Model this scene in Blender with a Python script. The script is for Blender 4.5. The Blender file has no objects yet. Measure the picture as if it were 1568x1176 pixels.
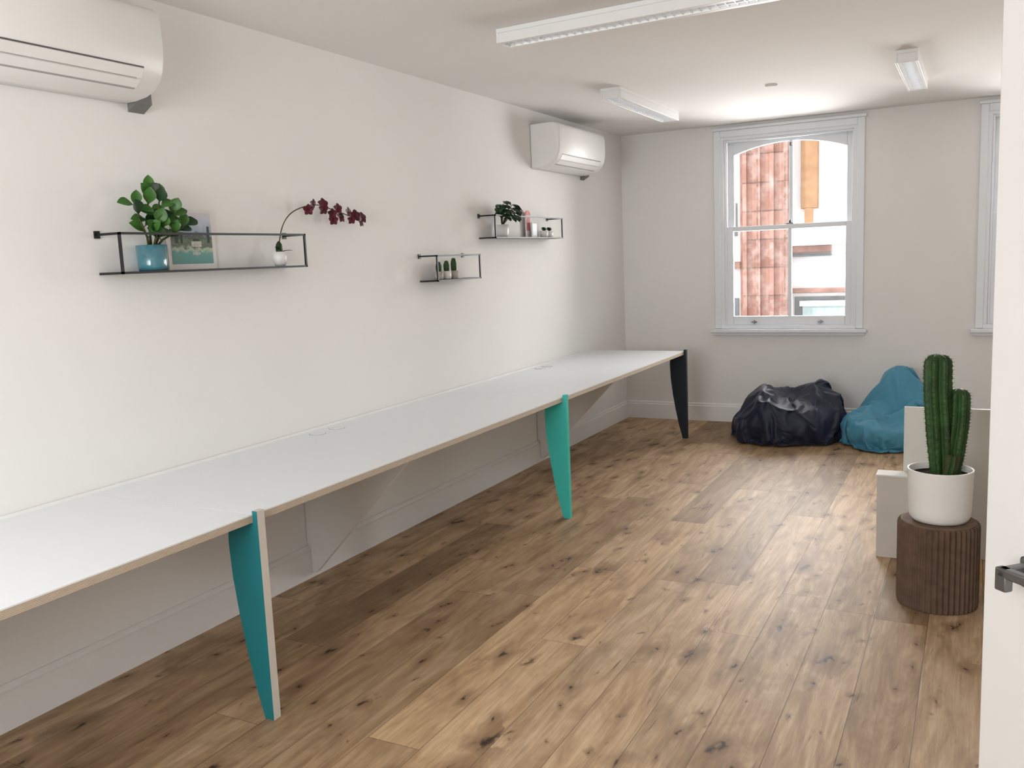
import bpy, bmesh, math, random
from mathutils import Vector, Matrix, noise
random.seed(7)
COL=bpy.context.scene.collection
L=7.963; H=2.616; D=0.813

# ---------------------------------------------------------------- materials
def new_mat(name):
    m=bpy.data.materials.new(name); m.use_nodes=True
    nt=m.node_tree; b=nt.nodes['Principled BSDF']
    return m,nt,b
def pmat(name,col,rough=.5,spec=.5,metal=0,var=0.04,scale=8,bump=0,bscale=60,sheen=0,coat=0,trans=0):
    m,nt,b=new_mat(name)
    tc=nt.nodes.new('ShaderNodeTexCoord'); n=nt.nodes.new('ShaderNodeTexNoise')
    n.inputs['Scale'].default_value=scale; n.inputs['Detail'].default_value=4
    nt.links.new(tc.outputs['Object'],n.inputs['Vector'])
    r=nt.nodes.new('ShaderNodeValToRGB')
    r.color_ramp.elements[0].position=.3; r.color_ramp.elements[1].position=.7
    r.color_ramp.elements[0].color=(*[max(0,c*(1-var)) for c in col],1)
    r.color_ramp.elements[1].color=(*[min(1,c*(1+var)) for c in col],1)
    nt.links.new(n.outputs['Fac'],r.inputs['Fac']); nt.links.new(r.outputs['Color'],b.inputs['Base Color'])
    b.inputs['Roughness'].default_value=rough; b.inputs['Metallic'].default_value=metal
    b.inputs['Specular IOR Level'].default_value=spec
    if sheen: b.inputs['Sheen Weight'].default_value=sheen
    if coat: b.inputs['Coat Weight'].default_value=coat; b.inputs['Coat Roughness'].default_value=.15
    if bump:
        n2=nt.nodes.new('ShaderNodeTexNoise'); n2.inputs['Scale'].default_value=bscale; n2.inputs['Detail'].default_value=5
        nt.links.new(tc.outputs['Object'],n2.inputs['Vector'])
        bp=nt.nodes.new('ShaderNodeBump'); bp.inputs['Strength'].default_value=bump; bp.inputs['Distance'].default_value=.01
        nt.links.new(n2.outputs['Fac'],bp.inputs['Height']); nt.links.new(bp.outputs['Normal'],b.inputs['Normal'])
    return m

class NT:
    def __init__(s,nt): s.nt=nt
    def m(s,op,a,b=None,c=None):
        n=s.nt.nodes.new('ShaderNodeMath'); n.operation=op
        for i,v in enumerate((a,b,c)):
            if v is None: continue
            if isinstance(v,(int,float)): n.inputs[i].default_value=v
            else: s.nt.links.new(v,n.inputs[i])
        return n.outputs[0]
    def comb(s,x,y,z):
        n=s.nt.nodes.new('ShaderNodeCombineXYZ')
        for i,v in enumerate((x,y,z)):
            if isinstance(v,(int,float)): n.inputs[i].default_value=v
            else: s.nt.links.new(v,n.inputs[i])
        return n.outputs[0]
    def noise(s,vec,scale=1,detail=4,rough=.5,dist=0):
        n=s.nt.nodes.new('ShaderNodeTexNoise'); s.nt.links.new(vec,n.inputs['Vector'])
        n.inputs['Scale'].default_value=scale; n.inputs['Detail'].default_value=detail
        n.inputs['Roughness'].default_value=rough; n.inputs['Distortion'].default_value=dist
        return n.outputs['Fac']
    def ramp(s,fac,els):
        n=s.nt.nodes.new('ShaderNodeValToRGB'); cr=n.color_ramp
        while len(cr.elements)<len(els): cr.elements.new(.5)
        for e,(p,c) in zip(cr.elements,els): e.position=p; e.color=(*c,1) if len(c)==3 else c
        s.nt.links.new(fac,n.inputs['Fac']); return n.outputs['Color']
    def mix(s,fac,a,b,mode='MIX'):
        n=s.nt.nodes.new('ShaderNodeMix'); n.data_type='RGBA'; n.blend_type=mode
        for i,v in ((0,fac),(6,a),(7,b)):
            if isinstance(v,(int,float)): n.inputs[i].default_value=v
            elif isinstance(v,tuple): n.inputs[i].default_value=(*v,1)
            else: s.nt.links.new(v,n.inputs[i])
        return n.outputs[2]
    def maprange(s,v,a,b,c,d):
        n=s.nt.nodes.new('ShaderNodeMapRange'); s.nt.links.new(v,n.inputs[0])
        for i,k in enumerate((a,b,c,d)): n.inputs[i+1].default_value=k
        return n.outputs[0]

def oak_floor():
    m,nt,b=new_mat('oak_planks'); t=NT(nt)
    tc=nt.nodes.new('ShaderNodeTexCoord'); sp=nt.nodes.new('ShaderNodeSeparateXYZ')
    nt.links.new(tc.outputs['Object'],sp.inputs[0]); x,y=sp.outputs[0],sp.outputs[1]
    w,LL=.20,1.75
    xs=t.m('DIVIDE',x,w); row=t.m('FLOOR',xs); fx=t.m('FRACT',xs)
    wn=nt.nodes.new('ShaderNodeTexWhiteNoise'); wn.noise_dimensions='1D'; nt.links.new(row,wn.inputs['W'])
    yy=t.m('ADD',t.m('DIVIDE',y,LL),t.m('MULTIPLY',wn.outputs['Value'],7.3)); idx=t.m('FLOOR',yy); fy=t.m('FRACT',yy)
    w2=nt.nodes.new('ShaderNodeTexWhiteNoise'); w2.noise_dimensions='3D'
    nt.links.new(t.comb(row,idx,3.7),w2.inputs['Vector']); rnd=w2.outputs['Value']
    gx=t.m('MULTIPLY',t.m('MINIMUM',fx,t.m('SUBTRACT',1,fx)),w); gy=t.m('MULTIPLY',t.m('MINIMUM',fy,t.m('SUBTRACT',1,fy)),LL)
    g=t.m('MINIMUM',gx,gy); groove=t.maprange(g,.0004,.0018,1,0)
    ro=t.m('MULTIPLY',rnd,37)
    fine=t.noise(t.comb(t.m('ADD',t.m('MULTIPLY',x,75),ro),t.m('MULTIPLY',y,2.8),ro),1,6,.7,.5)
    broad=t.noise(t.comb(t.m('ADD',t.m('MULTIPLY',x,9),ro),t.m('MULTIPLY',y,1.4),ro),1,6,.65,1.6)
    blot=t.noise(t.comb(t.m('MULTIPLY',x,5),t.m('MULTIPLY',y,2.2),ro),1,4,.6,.8)
    col=t.ramp(broad,[(.28,(.26,.165,.090)),(.42,(.45,.305,.178)),(.56,(.60,.425,.262)),(.75,(.71,.54,.355))])
    col=t.mix(t.maprange(fine,.35,.72,.50,0),col,(.24,.145,.075))
    col=t.mix(t.maprange(blot,.50,.74,0,.62),col,(.21,.128,.070))
    tint=t.ramp(rnd,[(0,(.60,.575,.54)),(.25,(.84,.815,.77)),(.6,(1.0,1.0,1.0)),(1,(1.10,1.07,1.01))])
    col=t.mix(1.0,col,tint,'MULTIPLY')
    def knots(sx,sy,off,amp,col,pw=1.8):
        vo=nt.nodes.new('ShaderNodeTexVoronoi'); vo.inputs['Scale'].default_value=1; vo.voronoi_dimensions='2D'
        dx=t.m('MULTIPLY',t.m('SUBTRACT',t.noise(t.comb(t.m('MULTIPLY',x,16),t.m('MULTIPLY',y,8),off),1,4),.5),.6)
        nt.links.new(t.comb(t.m('ADD',t.m('ADD',t.m('MULTIPLY',x,sx),dx),off),t.m('ADD',t.m('MULTIPLY',y,sy),dx),5.0),vo.inputs['Vector'])
        sc=nt.nodes.new('ShaderNodeSeparateColor'); nt.links.new(vo.outputs['Color'],sc.inputs[0])
        size=t.m('MULTIPLY',t.m('POWER',sc.outputs[0],pw),amp)
        rel=t.m('DIVIDE',vo.outputs['Distance'],t.m('ADD',size,.009))
        halo=t.maprange(rel,.7,4.4,.74,0); core=t.maprange(rel,.3,1.0,.95,0)
        col=t.mix(halo,col,(.18,.10,.050)); return t.mix(core,col,(.022,.013,.008))
    col=knots(4.4,2.3,0.0,.10,col,2.2)
    col=knots(6.3,3.1,13.3,.065,col)
    crack=t.noise(t.comb(t.m('ADD',t.m('MULTIPLY',x,42),ro),t.m('MULTIPLY',y,3.0),ro),1,3,.5,.8)
    col=t.mix(t.maprange(crack,.70,.76,0,.8),col,(.05,.028,.015))
    col=t.mix(t.m('MULTIPLY',groove,.8),col,(.07,.04,.02))
    nt.links.new(col,b.inputs['Base Color'])
    nt.links.new(t.maprange(fine,.2,.8,.60,.48),b.inputs['Roughness'])
    bp=nt.nodes.new('ShaderNodeBump'); bp.inputs['Strength'].default_value=.2; bp.inputs['Distance'].default_value=.004
    hh=t.m('SUBTRACT',t.m('MULTIPLY',fine,.35),groove); nt.links.new(hh,bp.inputs['Height']); nt.links.new(bp.outputs['Normal'],b.inputs['Normal'])
    b.inputs['Specular IOR Level'].default_value=.32
    return m

def ply_edge():
    m,nt,b=new_mat('plywood_edge'); t=NT(nt)
    tc=nt.nodes.new('ShaderNodeTexCoord'); sp=nt.nodes.new('ShaderNodeSeparateXYZ')
    nt.links.new(tc.outputs['Object'],sp.inputs[0])
    st=t.m('SINE',t.m('MULTIPLY',sp.outputs[2],1500))
    n=t.noise(t.comb(t.m('MULTIPLY',sp.outputs[1],25),t.m('MULTIPLY',sp.outputs[2],900),0),1,3)
    col=t.ramp(t.m('ADD',t.m('MULTIPLY',st,.3),n),[(.25,(.32,.25,.18)),(.75,(.66,.57,.46))])
    nt.links.new(col,b.inputs['Base Color']); b.inputs['Roughness'].default_value=.6
    return m

def terracotta():
    m,nt,b=new_mat('terracotta_blocks'); t=NT(nt)
    tc=nt.nodes.new('ShaderNodeTexCoord'); sp=nt.nodes.new('ShaderNodeSeparateXYZ')
    nt.links.new(tc.outputs['Object'],sp.inputs[0])
    br=nt.nodes.new('ShaderNodeTexBrick'); nt.links.new(t.comb(sp.outputs[0],sp.outputs[2],0),br.inputs['Vector'])
    br.inputs['Scale'].default_value=1; br.inputs['Brick Width'].default_value=.40; br.inputs['Row Height'].default_value=.42
    br.offset=0.0; br.inputs['Mortar Size'].default_value=.012
    br.inputs['Color1'].default_value=(.27,.12,.085,1); br.inputs['Color2'].default_value=(.40,.21,.16,1); br.inputs['Mortar'].default_value=(.17,.095,.075,1)
    n=t.noise(tc.outputs['Object'],5,5,.65)
    col=t.mix(t.maprange(n,.44,.70,0,.75),br.outputs['Color'],(.56,.41,.36))
    nt.links.new(col,b.inputs['Base Color']); b.inputs['Roughness'].default_value=.5
    return m

def print_art():
    m,nt,b=new_mat('landscape_print'); t=NT(nt)
    tc=nt.nodes.new('ShaderNodeTexCoord'); sp=nt.nodes.new('ShaderNodeSeparateXYZ')
    nt.links.new(tc.outputs['Object'],sp.inputs[0])
    n=t.noise(tc.outputs['Object'],32,5,.65)
    z=t.m('ADD',sp.outputs[2],t.m('MULTIPLY',t.m('SUBTRACT',n,.5),.09))
    f=t.maprange(z,1.56,1.80,0,1)
    col=t.ramp(f,[(0,(.03,.20,.15)),(.24,(.05,.26,.22)),(.30,(.42,.45,.30)),(.36,(.03,.06,.03)),(.46,(.10,.14,.05)),(.54,(.02,.04,.03)),(.60,(.25,.34,.42)),(.8,(.46,.50,.58)),(1,(.62,.52,.52))])
    nt.links.new(col,b.inputs['Base Color']); b.inputs['Roughness'].default_value=.4
    return m
def glass_mat():
    m,nt,b=new_mat('window_glass'); nt.nodes.remove(b)
    tr=nt.nodes.new('ShaderNodeBsdfTransparent'); gl=nt.nodes.new('ShaderNodeBsdfGlossy'); gl.inputs['Roughness'].default_value=.02
    fr=nt.nodes.new('ShaderNodeFresnel'); fr.inputs[0].default_value=1.45
    mx=nt.nodes.new('ShaderNodeMixShader'); out=nt.nodes['Material Output']
    nt.links.new(fr.outputs[0],mx.inputs[0]); nt.links.new(tr.outputs[0],mx.inputs[1]); nt.links.new(gl.outputs[0],mx.inputs[2]); nt.links.new(mx.outputs[0],out.inputs[0])
    return m

M=dict(
 wall=pmat('painted_wall',(.80,.788,.765),.85,.2,var=.012,scale=2,bump=.03,bscale=180),
 farwall=pmat('painted_wall_far',(.79,.778,.752),.85,.2,var=.012,scale=2,bump=.03,bscale=180),
 ceil=pmat('painted_ceiling',(.79,.77,.745),.9,.15,var=.012,scale=1.5),
 trim=pmat('satin_trim_paint',(.80,.79,.775),.4,.4,var=.01),
 doorp=pmat('door_paint',(.55,.535,.515),.45,.35,var=.01),
 sash=pmat('window_paint',(.77,.79,.82),.4,.4,var=.01),
 desk=pmat('white_laminate',(.79,.815,.84),.35,.5,var=.008),
 bracket=pmat('bracket_white',(.80,.79,.77),.5,.4,var=.01),
 ply=ply_edge(),
 teal=pmat('teal_laminate',(.008,.15,.17),.45,.4,var=.03),  # darkened teal: the shadow on the near leg is put into the colour
 teal2=pmat('turquoise_laminate',(.05,.52,.45),.45,.4,var=.03),
 navy=pmat('navy_laminate',(.006,.012,.022),.45,.4),
 edge=pmat('pale_edge',(.62,.58,.52),.6,.3),
 ac=pmat('ac_plastic',(.79,.78,.755),.42,.4,var=.008),
 acdark=pmat('ac_slot_dark',(.09,.085,.08),.5),
 acmid=pmat('ac_seam_grey',(.36,.35,.34),.5),
 grey=pmat('grey_plastic',(.16,.16,.15),.5),
 black=pmat('black_steel',(.008,.008,.009),.45,.4),
 lampw=pmat('lamp_housing',(.80,.80,.79),.4,.4,var=.01),
 louv=pmat('louvre_reflector',(.75,.76,.78),.22,.5,metal=.7,var=.02),
 blueglz=pmat('blue_glaze',(.06,.20,.25),.18,.6,coat=.6,var=.12,scale=20),
 whitepot=pmat('white_ceramic',(.78,.77,.74),.35,.5,var=.02),
 terra=pmat('small_pot_stone',(.45,.40,.36),.6,.3,var=.15,scale=40),
 soil=pmat('soil',(.03,.02,.013),.95,.1,var=.5,scale=120,bump=.8,bscale=150),
 leaf=pmat('leaf_green',(.04,.13,.018),.45,.4,var=.3,scale=14),
 leafd=pmat('leaf_dark_green',(.012,.042,.013),.45,.35,var=.35,scale=18),
 stem=pmat('plant_stem',(.06,.07,.02),.6,.3,var=.2,scale=30),
 orch=pmat('orchid_petal',(.085,.006,.016),.5,.4,var=.45,scale=40),
 cactus=pmat('cactus_green',(.018,.062,.010),.5,.4,var=.35,scale=16,bump=.3,bscale=70),
 spine=pmat('cactus_areole',(.12,.095,.045),.8,.2,var=.2),
 card=pmat('brown_card',(.125,.08,.055),.85,.15,var=.2,scale=20),
 cardtop=pmat('brown_card_top',(.16,.105,.07),.7,.2,var=.2,scale=40),
 navyfab=pmat('navy_nylon',(.009,.012,.034),.55,.45,var=.15,scale=5,sheen=.06),
 bluefab=pmat('blue_nylon',(.06,.245,.36),.58,.4,var=.06,scale=5,sheen=.08),
 board=pmat('white_board',(.62,.60,.55),.5,.4,var=.02),
 boardd=pmat('beige_board',(.52,.48,.42),.6,.3,var=.04),
 steel=pmat('brushed_steel',(.20,.20,.20),.35,.5,metal=.9,var=.05),
 paper=pmat('paper_white',(.74,.71,.69),.7,.2,var=.02),
 artwhite=pmat('print_pale_ink',(.50,.48,.42),.5,.3,var=.3,scale=90), artdark=pmat('print_dark_ink',(.02,.04,.025),.5,.3,var=.3,scale=90),
 art=print_art(), pink=pmat('pink_card',(.60,.22,.22),.6,.3,var=.25,scale=40),
 glass=glass_mat(), floor=oak_floor(), terrac=terracotta(),
 cream=pmat('facade_render_cream',(.85,.84,.83),.8,.2,var=.03,scale=2),
 orange=pmat('facade_orange',(.38,.215,.115),.6,.2,var=.15),
 rose=pmat('facade_cornice',(.33,.19,.155),.7,.2,var=.25,scale=6),
 fdark=pmat('facade_window_dark',(.14,.15,.15),.3,.5,var=.1),
 aqua=pmat('facade_window_pane',(.40,.50,.48),.2,.5,var=.1),
 street=pmat('asphalt',(.10,.10,.10),.9,.2,var=.1),
)

# ---------------------------------------------------------------- mesh builder
class B:
    def __init__(s): s.bm=bmesh.new(); s.mats=[]
    def mi(s,k):
        if k not in s.mats: s.mats.append(k)
        return s.mats.index(k)
    def face(s,vs,k,smooth=False):
        try: f=s.bm.faces.new(vs)
        except ValueError: return
        f.material_index=s.mi(k); f.smooth=smooth; return f
    def box(s,x0,x1,y0,y1,z0,z1,k,bev=0,mtx=None):
        vs=[s.bm.verts.new((x,y,z)) for x in(x0,x1) for y in(y0,y1) for z in(z0,z1)]
        if mtx:
            for v in vs: v.co=mtx@v.co
        fs=[s.face([vs[i] for i in q],k) for q in((0,1,3,2),(4,6,7,5),(0,4,5,1),(2,3,7,6),(0,2,6,4),(1,5,7,3))]
        if bev:
            es=list({e for f in fs for e in f.edges})
            r=bmesh.ops.bevel(s.bm,geom=es,offset=bev,segments=2,profile=.5,affect='EDGES',material=-1)
            for f in r['faces']: f.material_index=s.mi(k); f.smooth=True
    def prism(s,pts,axis,a,b,k,kside=None,smooth=False):
        def mk(p,t):
            return {'y':(p[0],t,p[1]),'x':(t,p[0],p[1]),'z':(p[0],p[1],t)}[axis]
        A=[s.bm.verts.new(mk(p,a)) for p in pts]; Bv=[s.bm.verts.new(mk(p,b)) for p in pts]
        s.face(A,k); s.face(Bv[::-1],k)
        n=len(pts)
        for i in range(n): s.face([A[i],Bv[i],Bv[(i+1)%n],A[(i+1)%n]],kside or k,smooth)
    def lathe(s,prof,c,k,n=32,rib=0,nr=0,smooth=True,lean=(0,0)):
        rings=[]
        for r,z in prof:
            ring=[]
            for i in range(n):
                a=2*math.pi*i/n
                rr=r*(1+rib*math.cos(nr*a)) if rib else r
                ring.append(s.bm.verts.new((c[0]+rr*math.cos(a)+lean[0]*z,c[1]+rr*math.sin(a)+lean[1]*z,c[2]+z)))
            rings.append(ring)
        for A,Bv in zip(rings,rings[1:]):
            for i in range(n): s.face([A[i],A[(i+1)%n],Bv[(i+1)%n],Bv[i]],k,smooth)
        s.face(rings[0][::-1],k); s.face(rings[-1],k)
    def tube(s,pts,r,k,n=8,smooth=True):
        pts=[Vector(p) for p in pts]; rs=r if isinstance(r,list) else [r]*len(pts)
        rings=[]; up=Vector((0.13,.31,.94)).normalized()
        for i,p in enumerate(pts):
            d=(pts[min(i+1,len(pts)-1)]-pts[max(i-1,0)]).normalized()
            a=d.cross(up)
            if a.length<.05: a=d.cross(Vector((1,0,0)))
            a.normalize(); b=d.cross(a)
            rings.append([s.bm.verts.new(p+(a*math.cos(2*math.pi*j/n)+b*math.sin(2*math.pi*j/n))*rs[i]) for j in range(n)])
        for A,Bv in zip(rings,rings[1:]):
            for j in range(n): s.face([A[j],A[(j+1)%n],Bv[(j+1)%n],Bv[j]],k,smooth)
        s.face(rings[0][::-1],k); s.face(rings[-1],k)
    def leaf(s,base,d,length,width,k,droop=.35,cup=.18,peak=.55,seg=8,up=None):
        base=Vector(base); d=Vector(d).normalized(); upv=Vector(up) if up else Vector((0,0,1))
        side=d.cross(upv)
        if side.length<.1: side=d.cross(Vector((1,0,0)))
        side.normalize(); nrm=side.cross(d).normalized()
        rows=[]
        for i in range(seg+1):
            t=i/seg; w=width*.5*(math.sin(math.pi*min(1,t**(math.log(.5)/math.log(peak))))**.8 if 0<t<1 else .04)
            c=base+d*length*t+nrm*(-droop*length*t*t)
            rows.append([s.bm.verts.new(c-side*w+nrm*w*cup*2),s.bm.verts.new(c),s.bm.verts.new(c+side*w+nrm*w*cup*2)])
        for A,Bv in zip(rows,rows[1:]):
            s.face([A[0],A[1],Bv[1],Bv[0]],k,True); s.face([A[1],A[2],Bv[2],Bv[1]],k,True)
    def ball(s,c,r,k,n=10,sc=(1,1,1)):
        prof=[(max(.0005,r*math.sin(math.pi*i/n)),-r*math.cos(math.pi*i/n)*sc[2]) for i in range(n+1)]
        s.lathe(prof,c,k,n=8)
    def done(s,name,recalc=True):
        if recalc: bmesh.ops.recalc_face_normals(s.bm,faces=s.bm.faces)
        me=bpy.data.meshes.new(name); s.bm.to_mesh(me); s.bm.free()
        for k in s.mats: me.materials.append(M[k])
        ob=bpy.data.objects.new(name,me); COL.objects.link(ob); return ob
def smooth_path(pts,n=6):
    P=[Vector(p) for p in pts]; out=[]
    for i in range(len(P)-1):
        p0=P[max(i-1,0)];p1=P[i];p2=P[i+1];p3=P[min(i+2,len(P)-1)]
        for j in range(n):
            f=j/n; out.append(.5*((2*p1)+(-p0+p2)*f+(2*p0-5*p1+4*p2-p3)*f*f+(-p0+3*p1-3*p2+p3)*f**3))
    return out+[P[-1]]

# ---------------------------------------------------------------- bean bags (real cloth drape, frozen to a mesh)
def bag_mesh(name,cx,cy,rx,ry,hfun,seed,grow=0.0,NU=96,NV=52,wr=0.0,dents=()):
    vs=[];fs=[];pins=[]
    def pt(j,i):
        ph=math.pi*j/NV; th=2*math.pi*i/NU
        s=math.sin(ph)**.62 if 0<j<NV else 0
        cz=-math.cos(ph); uz=math.copysign(abs(cz)**.85,cz); ux,uy=s*math.cos(th),s*math.sin(th)
        lob=noise.noise(Vector((math.cos(th)*1.3,math.sin(th)*1.3,seed)))*.12
        x=cx+(rx+grow)*ux*(1+lob); y=cy+(ry+grow)*uy*(1+lob); hh=hfun(x,y)+grow
        z=(.15+.15*uz) if uz<0 else .15+(hh-.15)*uz
        p=Vector((x,y,z)); o=noise.noise(p*3.0+Vector((seed,0,0)))*.07*max(0,min(1,uz+.5))
        if wr: o+=noise.noise(p*14+Vector((seed,3,0)))*wr
        nrm=Vector((ux,uy,max(uz,0)*1.2+.05)); p+=nrm*o
        pin=False
        if uz>-.3:
            for dx,dy,dr,dd in dents:
                dist=(p-Vector((dx,dy,p.z))).length
                if dist<dr*4: p-=nrm.normalized()*dd*math.exp(-(dist/dr)**2*.35)
                if dist<dr: pin=True
        p.z=max(p.z,.0)+.006
        p.y=min(p.y,L-.03)
        return p,pin
    def add(j,i):
        p,k=pt(j,i)
        if k: pins.append(len(vs))
        vs.append(p)
    add(0,0)
    for j in range(1,NV):
        for i in range(NU): add(j,i)
    add(NV,0); last=len(vs)-1
    ix=lambda j,i:1+(j-1)*NU+i%NU
    for i in range(NU): fs.append((0,ix(1,i+1),ix(1,i))); fs.append((last,ix(NV-1,i),ix(NV-1,i+1)))
    for j in range(1,NV-1):
        for i in range(NU): fs.append((ix(j,i),ix(j,i+1),ix(j+1,i+1),ix(j+1,i)))
    me=bpy.data.meshes.new(name); me.from_pydata(vs,[],fs); o=bpy.data.objects.new(name,me); COL.objects.link(o)
    if dents: vg=o.vertex_groups.new(name='pin'); vg.add(pins,1.0,'REPLACE')
    return o
def tmp_plane(n,vs):
    me=bpy.data.meshes.new(n); me.from_pydata(vs,[],[(0,1,2,3)]); o=bpy.data.objects.new(n,me); COL.objects.link(o); o.modifiers.new('c','COLLISION'); return o
def beanbag(name,cx,cy,rx,ry,hfun,seed,mk,dents,press,shr,frames=22):
    core=bag_mesh('core',cx,cy,rx-.08,ry-.08,lambda x,y:hfun(x,y)-.10,seed,0)
    core.modifiers.new('c','COLLISION'); core.collision.thickness_outer=.006; core.collision.cloth_friction=12
    fl=tmp_plane('flc',[(0,5,0),(5,5,0),(5,9,0),(0,9,0)]); fl.collision.thickness_outer=.004
    wl=tmp_plane('wlc',[(0,L-.02,0),(5,L-.02,0),(5,L-.02,2),(0,L-.02,2)])
    o=bag_mesh(name,cx,cy,rx,ry,hfun,seed,.0,NU=150,NV=80,wr=.014,dents=dents)
    cl=o.modifiers.new('cloth','CLOTH'); st=cl.settings
    st.quality=6; st.mass=.25; st.tension_stiffness=20; st.compression_stiffness=20; st.shear_stiffness=8; st.bending_stiffness=.35
    st.shrink_min=shr; st.air_damping=2
    st.use_pressure=True; st.uniform_pressure_force=press; st.vertex_group_mass='pin'; st.pin_stiffness=1
    cl.collision_settings.distance_min=.005; cl.collision_settings.use_self_collision=False; cl.collision_settings.collision_quality=3
    sc=bpy.context.scene; sc.frame_start=1; sc.frame_end=frames
    for f in range(1,frames+1): sc.frame_set(f)
    dg=bpy.context.evaluated_depsgraph_get(); me=bpy.data.meshes.new_from_object(o.evaluated_get(dg))
    o.modifiers.clear(); o.vertex_groups.clear(); o.data=me; me.materials.clear(); me.materials.append(M[mk])
    for p in me.polygons: p.use_smooth=True
    for v in me.vertices: v.co.z=max(v.co.z,.002)
    sm=o.modifiers.new('s','SUBSURF'); sm.levels=1; sm.render_levels=1
    for q in(core,fl,wl): bpy.data.objects.remove(q)
    sc.frame_set(1)
    return o
def hdark(x,y):
    return .28+.07*min(1,max(0,(x-1.15)/.3))+.22*math.exp(-((x-1.82)/.22)**2-((y-7.5)/.3)**2)+.08*math.exp(-((x-1.47)/.14)**2)-.09*math.exp(-((x-1.64)/.08)**2-((y-7.25)/.25)**2)
def hblue(x,y):
    return .27+.04*math.exp(-((x-2.2)/.14)**2)+.42*math.exp(-(abs(x-2.45)/.22)**3-(abs(y-7.70)/.25)**3)
DD=[(1.63,7.24,.020,.09),(1.43,7.18,.016,.07),(1.85,7.18,.016,.08),(1.68,7.04,.015,.06),(1.30,7.33,.014,.05),(1.60,7.52,.015,.08),(2.00,7.40,.015,.06),(1.48,7.0,.012,.04),(1.82,7.38,.014,.06),(1.40,7.42,.014,.06)]
DB=[(2.38,7.36,.022,.09),(2.20,7.42,.016,.07),(2.56,7.38,.016,.07),(2.26,7.10,.015,.05),(2.48,7.10,.015,.05),(2.30,7.56,.014,.06),(2.48,7.56,.012,.05),(2.08,7.18,.012,.04),(2.12,7.34,.012,.05)]
beanbag('navy_beanbag',1.597,7.39,.488,.462,hdark,2.3,'navyfab',DD,3.2,-.18)
beanbag('blue_beanbag',2.405,7.385,.428,.485,hblue,8.1,'bluefab',DB,3.5,-.20)

# ---------------------------------------------------------------- room shell
XR=4.62; YB=-1.25; YS=1.0; XS=3.56
b=B(); b.box(-.25,XR+.25,YB-.25,L+.3,-.15,0,'floor'); b.done('floor')
b=B(); b.box(-.25,XR+.25,YB-.25,L+.3,H,H+.15,'ceil'); b.done('ceiling')
b=B(); b.box(-.25,0,YB-.25,L+.3,0,H,'wall'); b.done('wall_left')
W1=(.905,2.06); W2=(2.98,4.135); WZ=(.845,2.515)
b=B()
for x0,x1 in((0,W1[0]),(W1[1],W2[0]),(W2[1],XR)): b.box(x0,x1,L,L+.3,0,H,'farwall')
for w in(W1,W2):
    b.box(w[0],w[1],L,L+.3,0,WZ[0],'farwall'); b.box(w[0],w[1],L,L+.3,WZ[1],H,'farwall')
b.done('wall_far')
b=B(); b.box(XR,XR+.25,YS,L+.3,0,H,'wall'); b.box(XS,XS+.12,YB,YS,0,H,'wall'); b.box(XS,XR,YS-.12,YS,0,H,'wall'); b.done('wall_right')
b=B()
b.box(0,.5,YB-.25,YB,0,H,'wall'); b.box(2.5,XS+.12,YB-.25,YB,0,H,'wall')
b.box(.5,2.5,YB-.25,YB,0,.85,'wall'); b.box(.5,2.5,YB-.25,YB,2.45,H,'wall'); b.done('wall_back')
b=B()
for x0,x1 in((.5,.56),(1.47,1.53),(2.44,2.5)): b.box(x0,x1,YB-.12,YB-.05,.85,2.45,'sash',.004)
for z0,z1 in((.85,.91),(1.62,1.67),(2.39,2.45)): b.box(.56,2.44,YB-.12,YB-.05,z0,z1,'sash',.004)
b.done('window_3')  # unseen window added behind the camera to let in fill light

def baseboard(b,axis,pos,sgn,a,c):
    prof=[(0,0),(.02,0),(.02,.135),(.012,.14),(.012,.155),(.006,.162),(0,.162)]
    pts=[(pos+sgn*p[0],p[1]) for p in prof]
    b.prism(pts,axis,a,c,'trim')
b=B(); baseboard(b,'y',0,1,YB,L); b.done('baseboard_left')
b=B(); baseboard(b,'x',L,-1,.02,XR); b.done('baseboard_far')
b=B(); baseboard(b,'y',XR,-1,YS,L-.02); b.done('baseboard_right')

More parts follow.
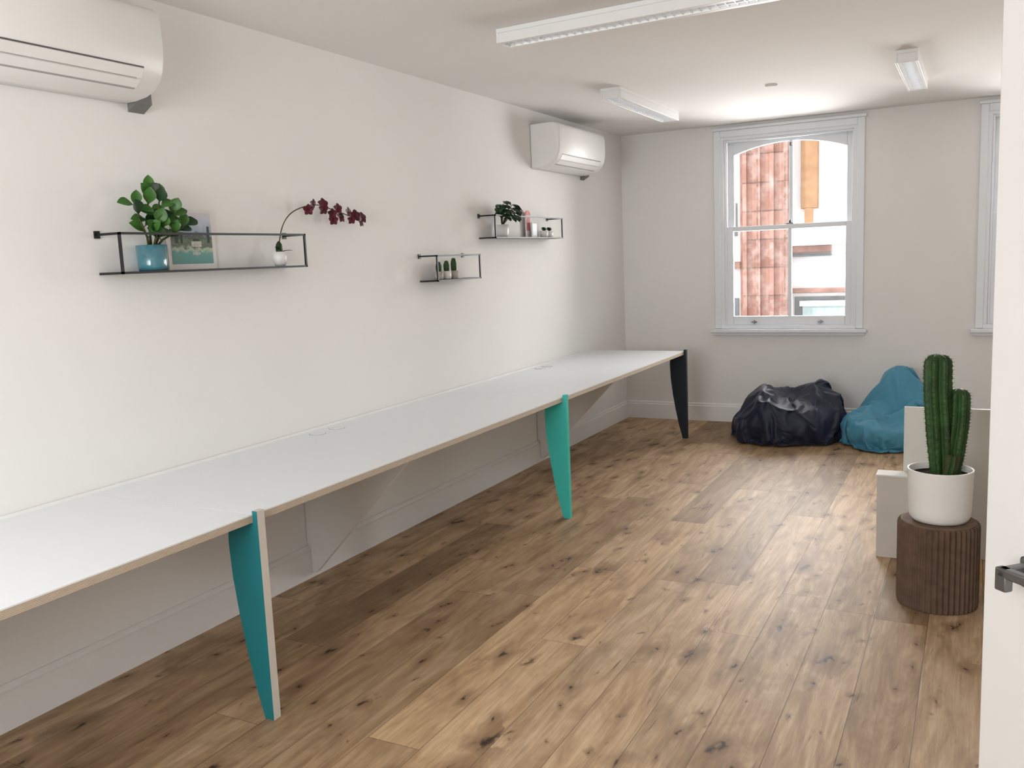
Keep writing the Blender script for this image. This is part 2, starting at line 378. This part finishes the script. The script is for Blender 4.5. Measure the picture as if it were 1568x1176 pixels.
# ---------------------------------------------------------------- windows
def window(name,dx):
    b=B(); X=lambda v:v+dx
    for x0,x1 in((.862,.918),(2.047,2.104)): b.box(X(x0),X(x1),L-.022,L+.002,.845,2.565,'sash',.004)
    b.box(X(.918),X(2.047),L-.022,L+.002,2.51,2.565,'sash',.004)
    b.box(X(.85),X(2.116),L-.034,L+.002,2.565,2.59,'sash',.004)
    b.box(X(.83),X(2.135),L-.07,L+.04,.812,.842,'sash',.006)
    b.box(X(.845),X(2.12),L-.03,L+.002,.785,.812,'sash',.004)
    b.box(X(.905),X(.945),L-.004,L+.18,.846,2.515,'sash'); b.box(X(2.02),X(2.06),L-.004,L+.18,.846,2.515,'sash')
    b.box(X(.945),X(2.02),L+.001,L+.18,2.485,2.515,'sash'); b.box(X(.918),X(2.047),L-.018,L+.18,.842,.874,'sash',.003)
    for x0,x1 in((.945,.962),(2.003,2.02)): b.box(X(x0),X(x1),L+.02,L+.04,.872,2.485,'sash',.003)
    for x0,x1 in((.945,.955),(2.01,2.02)): b.box(X(x0),X(x1),L+.08,L+.09,.872,2.485,'sash',.002)
    b.box(X(.962),X(2.003),L+.02,L+.04,2.465,2.485,'sash',.003)
    y0,y1=L+.04,L+.08
    for x0,x1 in((.955,1.015),(1.955,2.01)): b.box(X(x0),X(x1),y0,y1,.872,1.74,'sash',.004)
    b.box(X(1.015),X(1.955),y0,y1,.872,.95,'sash',.004); b.box(X(1.015),X(1.955),y0,y1,1.70,1.74,'sash',.004)
    b.box(X(1.484),X(1.516),y0+.005,y1-.005,.95,1.70,'sash',.004)
    y0,y1=L+.09,L+.13
    for x0,x1 in((.955,1.015),(1.955,2.01)): b.box(X(x0),X(x1),y0,y1,1.70,2.485,'sash',.004)
    b.box(X(1.015),X(1.955),y0,y1,1.70,1.74,'sash',.004)
    b.box(X(1.484),X(1.516),y0+.005,y1-.005,1.74,2.46,'sash',.004)
    N=20; xa,xb=1.015,1.955
    arch=[(X(xa+(xb-xa)*i/N), 2.36+.085*(1-(2*i/N-1)**2)) for i in range(N+1)]
    for i in range(N):
        (xa_,za_),(xb_,zb_)=arch[i],arch[i+1]
        b.prism([(xa_,za_),(xb_,zb_),(xb_,2.485),(xa_,2.485)],'y',y0,y1,'sash')
    for xx in(1.20,1.76):
        b.box(X(xx-.022),X(xx+.022),L+.018,L+.04,.895,.905,'steel',.002); b.box(X(xx-.004),X(xx+.004),L+.015,L+.04,.885,.915,'steel')
    b.box(X(1.47),X(1.53),L+.045,L+.085,1.74,1.752,'steel',.003); b.lathe([(.012,0),(.012,.02),(.004,.026)],(X(1.5),L+.06,1.752),'steel',12)
    b.box(X(1.49),X(1.51),L+.075,L+.09,2.40,2.43,'grey',.003)
    b.box(X(1.01),X(1.96),L+.058,L+.062,.945,1.705,'glass'); b.box(X(1.01),X(1.96),L+.108,L+.112,1.735,2.46,'glass')
    return b.done(name)
window('window_1',0); window('window_2',2.073)

# ---------------------------------------------------------------- long desk
b=B()
segs=[(-.38,2.155),(2.157,4.69),(4.692,7.154)]
X0=.003
for a,c in segs:
    b.box(X0,D,a+.0005,c-.0005,.702,.7265,'ply'); b.box(X0,D,a+.0005,c-.0005,.7265,.73,'desk')
leg=[(.795,0),(.815,-.0),(.834,.0),(.834,.742),(.812,.742),(.812,.701),(.70,.701),(.694,.62),(.70,.50),(.716,.37),(.738,.24),(.765,.11)]
for y,k in((-.38,'teal'),(2.152,'teal'),(4.685,'teal2'),(7.122,'navy')):
    b.prism(leg,'y',y,y+.034,k,'edge' if k=='teal' else k)
for y in(.82,3.33,5.99):
    b.prism([(.022,.03),(.05,.03),(.70,.701),(X0,.701),(X0,.17),(.022,.165)],'y',y,y+.022,'bracket')
b.box(X0,.03,-.38,7.1,.66,.701,'bracket')
for y in(3.37,3.52,5.90,6.03,.9,1.04):
    b.lathe([(.041,0),(.041,.0012)],(.085,y,.73),'acmid',28)
    b.lathe([(.038,0),(.038,.003),(.033,.0045),(.028,.0045),(.026,.002)],(.085,y,.73),'lampw',28)
b.box(X0,.008,-.38,7.154,.73,.742,'bracket')
b.done('long_desk')

# ---------------------------------------------------------------- air conditioners
def ac(name,y0,y1):
    b=B()
    prof=[(.004,2.515),(.17,2.515),(.205,2.508),(.224,2.49),(.231,2.46),(.233,2.38),(.231,2.325),(.222,2.285),(.203,2.25),(.17,2.222),(.12,2.203),(.06,2.195),(.004,2.193)]
    ys=[(y0,.90),(y0+.006,.965),(y0+.018,1),(y1-.018,1),(y1-.006,.965),(y1,.90)]
    rings=[]
    for y,s in ys:
        rings.append([b.bm.verts.new((x*s if x>.01 else x,y,2.355+(z-2.355)*(s*.5+.5))) for x,z in prof])
    n=len(prof)
    for A,Bv in zip(rings,rings[1:]):
        for i in range(n): b.face([A[i],A[(i+1)%n],Bv[(i+1)%n],Bv[i]],'ac',i!=n-1)
    b.face(rings[0],'ac'); b.face(rings[-1][::-1],'ac')
    def strip(p,q,ya,yb,k,off=.0015,th=.004):
        p=Vector((p[0],0,p[1])); q=Vector((q[0],0,q[1])); d=(q-p); nn=Vector((-d.z,0,d.x)).normalized()
        if nn.x<0: nn=-nn
        vs=[]
        for y in(ya,yb):
            for pt in(p-nn*th,q-nn*th,q+nn*off,p+nn*off): vs.append(b.bm.verts.new((pt.x,y,pt.z)))
        for f in((0,1,2,3),(7,6,5,4),(0,4,5,1),(1,5,6,2),(2,6,7,3),(3,7,4,0)): b.face([vs[i] for i in f],k)
    ya,yb=y0+.07,y1-.10
    strip((.2235,2.289),(.2215,2.284),ya,yb,'acdark',.001)
    strip((.2215,2.283),(.203,2.251),ya,yb,'ac',.003)
    strip((.203,2.2505),(.201,2.248),ya,yb-.02,'acmid',.0015)
    strip((.199,2.2465),(.172,2.223),ya,yb,'ac',.003)
    strip((.166,2.220),(.158,2.217),ya,yb,'acmid',.001)
    b.prism([(.0,2.165),(.05,2.195),(.05,2.235),(.0,2.235)],'y',y1-.0,y1+.075,'grey')
    # top intake grille
    for i in range(9): b.box(.03+i*.016,.037+i*.016,y0+.04,y1-.04,2.5145,2.518,'acdark')
    return b.done(name)
ac('wall_air_conditioner',1.60,2.50); ac('wall_air_conditioner.001',6.06,6.98)

# ---------------------------------------------------------------- ceiling lamps / detector
def lamp(name,x0,x1,y0,y1,along,z0=2.545,turn=0):
    b=B(); z1=H-.001
    t=.012
    b.box(x0,x1,y0,y1,z1-.02,z1,'lampw')
    b.box(x0,x0+t,y0,y1,z0,z1-.02,'lampw',.002); b.box(x1-t,x1,y0,y1,z0,z1-.02,'lampw',.002)
    e=.03
    if along=='x':
        b.box(x0+t,x1-t,y0,y0+e,z0,z1-.02,'lampw',.002); b.box(x0+t,x1-t,y1-e,y1,z0,z1-.02,'lampw',.002)
        b.tube([(x0+.03,(y0+y1)/2,z0+.035),(x1-.03,(y0+y1)/2,z0+.035)],.010,'tube',10)
        n=int((x1-x0)/.04)
        for i in range(1,n):
            xx=x0+(x1-x0)*i/n; b.box(xx-.0015,xx+.0015,y0+e,y1-e,z0+.003,z0+.03,'louv')
        b.box(x0+t,x1-t,(y0+y1)/2-.002,(y0+y1)/2+.002,z0+.002,z0+.016,'louv')
    else:
        b.box(x0+t,x1-t,y0,y0+t,z0,z1-.02,'lampw',.002); b.box(x0+t,x1-t,y1-t,y1,z0,z1-.02,'lampw',.002)
        b.box(x0+t,x0+e,y0+t,y1-t,z0+.002,z1-.02,'lampw'); b.box(x1-e,x1-t,y0+t,y1-t,z0+.002,z1-.02,'lampw')
        b.tube([((x0+x1)/2,y0+.03,z0+.035),((x0+x1)/2,y1-.03,z0+.035)],.010,'tube',10)
        n=int((y1-y0)/.04)
        for i in range(1,n):
            yy=y0+(y1-y0)*i/n; b.box(x0+e,x1-e,yy-.0015,yy+.0015,z0+.003,z0+.03,'louv')
    if turn:
        P=Vector((x0,y0,0)); R=Matrix.Translation(P)@Matrix.Rotation(math.radians(turn),4,'Z')@Matrix.Translation(-P)
        for v in b.bm.verts: v.co=R@v.co
    return b.done(name)
m,nt,bs=new_mat('fluorescent_tube'); bs.inputs['Base Color'].default_value=(.9,.9,.9,1); bs.inputs['Emission Color'].default_value=(1,.97,.92,1); bs.inputs['Emission Strength'].default_value=1.5; M['tube']=m
lamp('ceiling_louvre_light',.895,2.30,3.89,4.03,'x',2.55,-3)
lamp('ceiling_louvre_light.001',.725,.865,5.64,6.92,'y')
lamp('ceiling_louvre_light.002',2.495,2.615,5.68,6.76,'y')
b=B(); b.lathe([(.04,0),(.04,-.006),(.032,-.011),(.015,-.013)],(1.69,6.28,H),'ceil',32); b.done('smoke_detector')

# ---------------------------------------------------------------- wall shelves
def shelf(name,y0,y1,z0,z1,d=.125,hooks=()):
    b=B(); t=.0045
    def bar(p,q):
        lo=[min(a,c)-t for a,c in zip(p,q)]; hi=[max(a,c)+t for a,c in zip(p,q)]
        b.box(max(lo[0],.001),hi[0],lo[1],hi[1],lo[2],hi[2],'black')
    bar((d,y0,z1),(d,y1,z1)); bar((d,y0,z0),(d,y1,z0)); bar((d,y0,z0),(d,y0,z1)); bar((d,y1,z0),(d,y1,z1))
    for y in(y0,y1): bar((0.0,y,z1),(d,y,z1)); bar((0.0,y,z0),(d,y,z0))
    b.box(.001,d,y0,y1,z0-.002,z0+.003,'black')
    for y in(y0,y1): b.box(.001,.006,y-.012,y+.012,z1-.014,z1+.014,'black')
    return b.done(name)
shelf('wire_wall_shelf',2.30,3.33,1.547,1.693)
shelf('wire_wall_shelf.001',4.49,5.00,1.430,1.577)
shelf('wire_wall_shelf.002',5.23,6.30,1.685,1.83)

def pot(b,c,r,h,k,rt=None,wall=.005,foot=.8):
    rt=rt or r
    b.lathe([(r*foot,0),(r,h*.12),(rt,h),(rt-wall,h),(rt-wall,h*.86)],c,k,36)
    b.lathe([(rt-wall,h*.84),(rt*.3,h*.88)],c,'soil',24)
b=B(); c=(.062,2.495,1.5515); pot(b,c,.056,.10,'blueglz',.058,foot=.92)
stems=[[(0,0,.08),(.004,-.004,.15),(.0,-.002,.22),(.006,.006,.31)],[(0,.01,.08),(.012,.03,.13),(.02,.055,.18),(.022,.10,.22)],
       [(0,-.01,.08),(.012,-.025,.13),(.012,-.05,.19),(.008,-.062,.25)],[(.01,.0,.08),(.022,.015,.15),(.02,.03,.22),(.014,.05,.28)],[(0,.01,.08),(.01,.05,.12),(.015,.1,.145),(.02,.15,.17)]]
for si,st in enumerate(stems):
    P=[Vector(c)+Vector(p) for p in st]; b.tube(P,[.0055,.0045,.004,.003],'stem',6)
    for i in range(7):
        t=(.9+i*.35); k=min(int(t),2); p=P[k].lerp(P[k+1],min(1,t-k))
        a=i*2.4+si*1.3
        dd=Vector((abs(math.cos(a))*.5-.05,math.sin(a)*1.0,random.uniform(.2,.9)))
        b.tube([p,p+dd.normalized()*.015],.0018,'stem',5)
        b.leaf(p+dd.normalized()*.012,dd,random.uniform(.055,.070),random.uniform(.044,.054),'leaf' if random.random()<.55 else 'leafd',droop=.25,peak=.6,up=(1,-.5,.9))
    b.leaf(P[-1],(.25,.15*random.uniform(-1,1),1),.06,.042,'leaf',droop=.05,up=(1,-.5,.3))
b.done('potted_fiddle_plant',False)

b=B(); b.box(.006,.012,2.62,2.88,1.552,1.80,'paper'); b.box(.0125,.0135,2.64,2.86,1.575,1.785,'art')
for y0,y1,z0,z1,k in((2.745,2.80,1.645,1.668,'artwhite'),(2.755,2.79,1.668,1.678,'artdark'),(2.66,2.675,1.66,1.72,'artdark'),(2.69,2.70,1.66,1.705,'artdark'),(2.835,2.848,1.66,1.73,'artdark'),(2.75,2.79,1.612,1.622,'artwhite')):
    b.box(.0135,.0139,y0,y1,z0,z1,k)
b.done('landscape_print_picture')
b=B(); c=(.06,3.225,1.5515)
b.lathe([(.022,0),(.03,.012),(.033,.04),(.029,.066),(.026,.066),(.024,.05)],c,'whitepot',32); b.lathe([(.024,.05),(.008,.054)],c,'soil',16)
b.lathe([(.012,.05),(.017,.075),(.014,.1),(.004,.115)],c,'leafd',12)
b.leaf((.06,3.225,1.61),(.3,.9,.5),.07,.02,'leafd'); b.leaf((.06,3.225,1.61),(.3,-.6,.8),.06,.02,'leafd')
st=[(.06,3.225,1.61),(.06,3.235,1.68),(.06,3.27,1.75),(.062,3.33,1.80),(.065,3.42,1.83),(.07,3.51,1.84),(.072,3.60,1.825),(.075,3.69,1.805),(.078,3.76,1.79),(.08,3.82,1.775)]
b.tube(smooth_path(st),.0028,'stem',6)
def flower(b,p,dr,s):
    dr=Vector(dr).normalized(); u=dr.cross(Vector((0,0,1))).normalized(); w=u.cross(dr)
    for j in range(5):
        a=math.pi/2+j*2*math.pi/5; d=u*math.cos(a)+w*math.sin(a)+dr*.25
        b.leaf(p,d,s,s*.8,'orch',droop=.1,peak=.58,seg=6,up=dr)
    b.leaf(Vector(p),dr,s*.4,s*.3,'orch',seg=3)
for i,(y,z) in enumerate([(3.43,1.815),(3.47,1.845),(3.52,1.82),(3.56,1.845),(3.60,1.80),(3.64,1.825),(3.68,1.785),(3.72,1.81),(3.76,1.775),(3.80,1.795),(3.83,1.765),(3.62,1.77),(3.86,1.785)]):
    flower(b,(.075+random.uniform(-.015,.02),y,z),(1,random.uniform(-.9,.3),random.uniform(-.3,.3)),random.uniform(.026,.034))
b.done('orchid_in_vase',False)
for i,(y,h,pr) in enumerate([(4.60,.055,.026),(4.69,.06,.027),(4.775,.075,.027)]):
    b=B(); c=(.065,y,1.434); pot(b,c,pr,.05,'whitepot' if i==1 else 'terra',pr*1.05)
    b.lathe([(.010,.042),(.016,.055),(.017,.05+h*.6),(.010,.05+h),(.001,.053+h)],c,'cactus',24,.12,8)
    b.done('small_potted_cactus' if i==0 else 'small_potted_cactus.%03d'%i)
b=B(); c=(.066,5.43,1.6895); pot(b,c,.045,.085,'whitepot',.052)
for i in range(48):
    a=i*2.39996; r=.03+.11*((i*.618)%1)
    e=Vector((c[0]+.02+abs(math.cos(a))*r*.45,c[1]+math.sin(a)*r,c[2]+.13+.12*((i*.37)%1)*(1.25-r*5)))
    b.tube([(c[0],c[1],c[2]+.07),tuple((Vector((c[0],c[1],c[2]+.07))+e)/2+Vector((0,0,.02))),tuple(e)],.0015,'stem',5)
    b.leaf(e,(abs(math.cos(a))*.8,math.sin(a),.05),.048+.02*((i*.71)%1),.034+.014*((i*.53)%1),'leafd',droop=.6,cup=.1)
b.done('potted_leafy_plant',False)
b=B(); b.box(.02,.026,5.88,5.96,1.69,1.85,'paper'); b.box(.045,.05,5.93,6.02,1.69,1.80,'paper'); b.box(.0262,.027,5.89,5.95,1.74,1.845,'pink'); b.box(.0502,.051,5.94,6.01,1.705,1.79,'art')
b.prism([(5.92+.04*math.cos(t),1.85+.035*math.sin(t)) for t in [math.pi*i/10 for i in range(11)]],'x',.02,.026,'pink'); b.done('postcard_pair')
for i,(y,k) in enumerate([(6.10,'whitepot'),(6.19,'whitepot')]):
    b=B(); c=(.065,y,1.6895); pot(b,c,.03,.05,k,.033)
    for j in range(16):
        a=j*2.4; b.leaf((c[0],c[1],c[2]+.045),(math.cos(a),math.sin(a),.4+j*.08),.035,.014,'leafd',droop=-.2,seg=4)
    b.done('small_succulent_pot' if i==0 else 'small_succulent_pot.001',False)

# ---------------------------------------------------------------- cactus, pot, stool
def sstep(a,b_,t):
    t=max(0,min(1,(t-a)/(b_-a))); return t*t*(3-2*t)
cx,cy=2.822,4.08
b=B()
n=44
prof=[(.150,0),(.155,.004),(.157,.02),(.157,.345),(.155,.358),(.150,.362)]
b.lathe(prof,(cx,cy,0),'card',n*6,.028,n,smooth=False)
b.lathe([(.148,.360),(.148,.365),(.14,.366)],(cx,cy,0),'cardtop',48)
b.done('corrugated_card_stool')
b=B(); c=(cx+.003,cy,.3665)
b.lathe([(.092,0),(.108,.005),(.118,.02),(.122,.05),(.128,.218),(.129,.222),(.124,.224),(.121,.22),(.119,.18)],c,'whitepot',56)
b.lathe([(.119,.195),(.06,.20),(.01,.202)],c,'soil',32)
def column(b,pts,R,nr=7,seed=0):
    pts=[Vector(p) for p in pts]
    n=60; rings=[]; N=nr*10
    def at(t):
        t*=len(pts)-1; i=min(int(t),len(pts)-2); f=t-i
        p0=pts[max(i-1,0)];p1=pts[i];p2=pts[i+1];p3=pts[min(i+2,len(pts)-1)]
        return .5*((2*p1)+(-p0+p2)*f+(2*p0-5*p1+4*p2-p3)*f*f+(-p0+3*p1-3*p2+p3)*f**3)
    tot=sum((q-p).length for p,q in zip(pts,pts[1:]))
    for j in range(n+1):
        t=j/n; p=at(t); d=tot*(1-t)
        r=R*math.sqrt(max(0,1-max(0,1-d/(R*1.2))**2)) if d<R*1.2 else R
        r*=.80+.2*sstep(0,.35,t); r=max(r,.002)
        ring=[]
        for i in range(N):
            a=2*math.pi*i/N; c1=abs(math.cos(nr*a/2))
            rr=r*(.66+.34*c1**1.3)*(1+.035*c1*math.sin(j*2.2))
            ring.append(b.bm.verts.new(p+Vector((math.cos(a),math.sin(a),0))*rr))
        rings.append(ring)
        if j%2==0 and j<n-1:
            for q in range(nr):
                a=2*math.pi*q/nr; pp=p+Vector((math.cos(a),math.sin(a),0))*(r*1.0)
                b.ball(pp,.0022,'spine',4)
                for e in(-.5,0,.5):
                    dv=Vector((math.cos(a+e),math.sin(a+e),random.uniform(-.2,.4)))*.009
                    b.tube([pp,pp+dv],[.0005,.0002],'spine',3)
    for A,Bv in zip(rings,rings[1:]):
        for i in range(N): b.face([A[i],A[(i+1)%N],Bv[(i+1)%N],Bv[i]],'cactus',True)
    b.face(rings[-1],'cactus')
z0=.545
column(b,[(cx+.008,cy,z0),(cx-.004,cy,.75),(cx-.016,cy,.92),(cx-.018,cy,1.075)],.057)
column(b,[(cx+.040,cy+.01,z0),(cx+.052,cy+.01,.66),(cx+.066,cy+.01,.80),(cx+.066,cy+.01,.93)],.042,6)
column(b,[(cx+.03,cy-.05,z0),(cx+.045,cy-.055,.62),(cx+.05,cy-.055,.66)],.022,6)
b.done('potted_column_cactus')

# ---------------------------------------------------------------- boards on right
b=B(); b.box(2.64,3.30,4.72,4.745,.0,.738,'board',.002); b.box(2.66,3.30,4.745,4.765,.0,.715,'boardd',.002); b.done('upright_desk_board')
b=B(); b.box(2.53,2.69,4.60,4.70,0,.41,'boardd',.002); b.box(2.525,2.695,4.595,4.705,.41,.418,'board',.001); b.done('low_storage_box')

# ---------------------------------------------------------------- door
b=B()
R=Matrix.Translation((2.98,1.655,0))@Matrix.Rotation(math.radians(-45),4,'Z')
b.box(0,.82,-.022,.022,.006,2.06,'doorp',.002,R)
for z0,z1 in((.14,.95),(1.10,1.92)): b.box(.14,.70,-.025,.025,z0,z1,'doorp',.003,R)
for sy in(-1,1):
    ya,yb=sorted((sy*.022,sy*.030)); b.box(.075,.125,ya,yb,.985,1.035,'steel',.006,R)
    ya,yb=sorted((sy*.028,sy*.078)); b.box(.085,.101,ya,yb,1.012,1.028,'steel',.003,R)
    ya,yb=sorted((sy*.070,sy*.086)); b.box(.085,.20,ya,yb,1.012,1.028,'steel',.003,R)
    b.box(.081,.103,ya,yb,.990,1.028,'steel',.003,R)
b.done('door_1')
b=B(); b.box(XS-.05,XS+.001,YS-.0,YS+.06,0,2.12,'trim',.003); b.done('trim_door_frame')

# ---------------------------------------------------------------- outside street facade
FY=14.0
b=B()
b.box(-6,9,FY,FY+.4,-4,6.5,'cream')
b.box(-.22,.44,FY-.22,FY,-4,6.5,'terrac')
for x in(-.22,-.02,.18,.38): b.box(x,x+.06,FY-.27,FY-.22,-4,6.5,'terrac')
b.box(-.30,-.22,FY-.08,FY,-4,6.5,'rose')
b.box(.44,3.2,FY-.16,FY,1.46,1.56,'rose',.01); b.box(.44,3.2,FY-.26,FY,1.56,1.60,'cream',.01); b.box(.44,3.2,FY-.1,FY,1.40,1.43,'fdark')
b.box(.44,3.2,FY-.12,FY,.86,.93,'rose',.01)
b.box(.50,1.75,FY-.03,FY,-1.0,.80,'fdark'); b.box(.62,1.6,FY-.05,FY,-.9,.66,'aqua'); b.box(.58,1.64,FY-.07,FY,.66,.74,'cream')
b.box(.60,.84,FY-.12,FY,2.10,3.6,'orange',.01); b.box(.66,.78,FY-.16,FY-.12,1.85,2.1,'orange',.01)
b.box(-.75,-.36,FY-.03,FY,1.75,2.25,'fdark'); b.box(-.75,-.30,FY-.1,FY,1.25,1.36,'rose'); b.box(-.80,-.34,FY-.03,FY,-1,.80,'fdark'); b.box(-.74,-.42,FY-.05,FY,-1,.70,'aqua')
for k in(3.4,7.0): b.box(k,k+.66,FY-.22,FY,-4,6.5,'terrac')
for k in(1.9,2.6,4.5,5.6): b.box(k,k+.55,FY-.03,FY,2.0,3.4,'fdark'); b.box(k+.05,k+.5,FY-.05,FY,2.05,3.35,'aqua')
b.box(4.06,7.0,FY-.16,FY,1.42,1.60,'rose'); b.done('street_building_facade')
b=B(); b.box(-8,12,L+.4,FY+.4,-4.2,-4,'street'); b.done('street_ground')

# ---------------------------------------------------------------- lights
w=bpy.data.worlds.new('world'); bpy.context.scene.world=w; w.use_nodes=True
nt=w.node_tree; bg=nt.nodes['Background']; bg.inputs[0].default_value=(.94,.97,1,1); bg.inputs[1].default_value=1.8
def area(name,loc,rot,sx,sy,p,col):
    l=bpy.data.lights.new(name,'AREA'); l.shape='RECTANGLE'; l.size=sx; l.size_y=sy; l.energy=p; l.color=col
    o=bpy.data.objects.new(name,l); COL.objects.link(o); o.location=loc; o.rotation_euler=rot; return o
area('daylight_window_1',(1.48,L+.42,1.78),(math.radians(-78),0,0),1.1,1.5,84,(1,.99,.975))
area('daylight_window_2',(3.55,L+.42,1.78),(math.radians(-78),0,0),1.1,1.5,84,(1,.99,.975))
area('daylight_window_3',(1.5,YB-.2,1.65),(math.radians(90),0,0),1.9,1.5,80,(.97,.985,1))  # added soft fill for the room, placed in the invented back opening
s=bpy.data.lights.new('sun','SUN'); s.energy=2.8; s.angle=.05; s.color=(1,.96,.92); so=bpy.data.objects.new('sun',s); COL.objects.link(so)
so.rotation_euler=Vector((.75,.5,-.75)).to_track_quat('-Z','Y').to_euler()
vs=bpy.context.scene.view_settings
vs.view_transform='Standard'; vs.exposure=.42

# ---------------------------------------------------------------- camera
yaw,pit,rol=[math.radians(a) for a in(27.659,-7.933,-2.415)]
fw=Vector((-math.sin(yaw)*math.cos(pit),math.cos(yaw)*math.cos(pit),math.sin(pit)))
r0=Vector((math.cos(yaw),math.sin(yaw),0)); u0=r0.cross(fw)
r=r0*math.cos(rol)+u0*math.sin(rol); u=-r0*math.sin(rol)+u0*math.cos(rol)
cd=bpy.data.cameras.new('camera'); cd.sensor_width=36; cd.lens=36*1365.1/1568; cd.clip_start=.02
co=bpy.data.objects.new('camera',cd); COL.objects.link(co)
mt=Matrix((( r.x,u.x,-fw.x,2.94),(r.y,u.y,-fw.y,0),(r.z,u.z,-fw.z,1.536),(0,0,0,1)))
co.matrix_world=mt
bpy.context.scene.camera=co
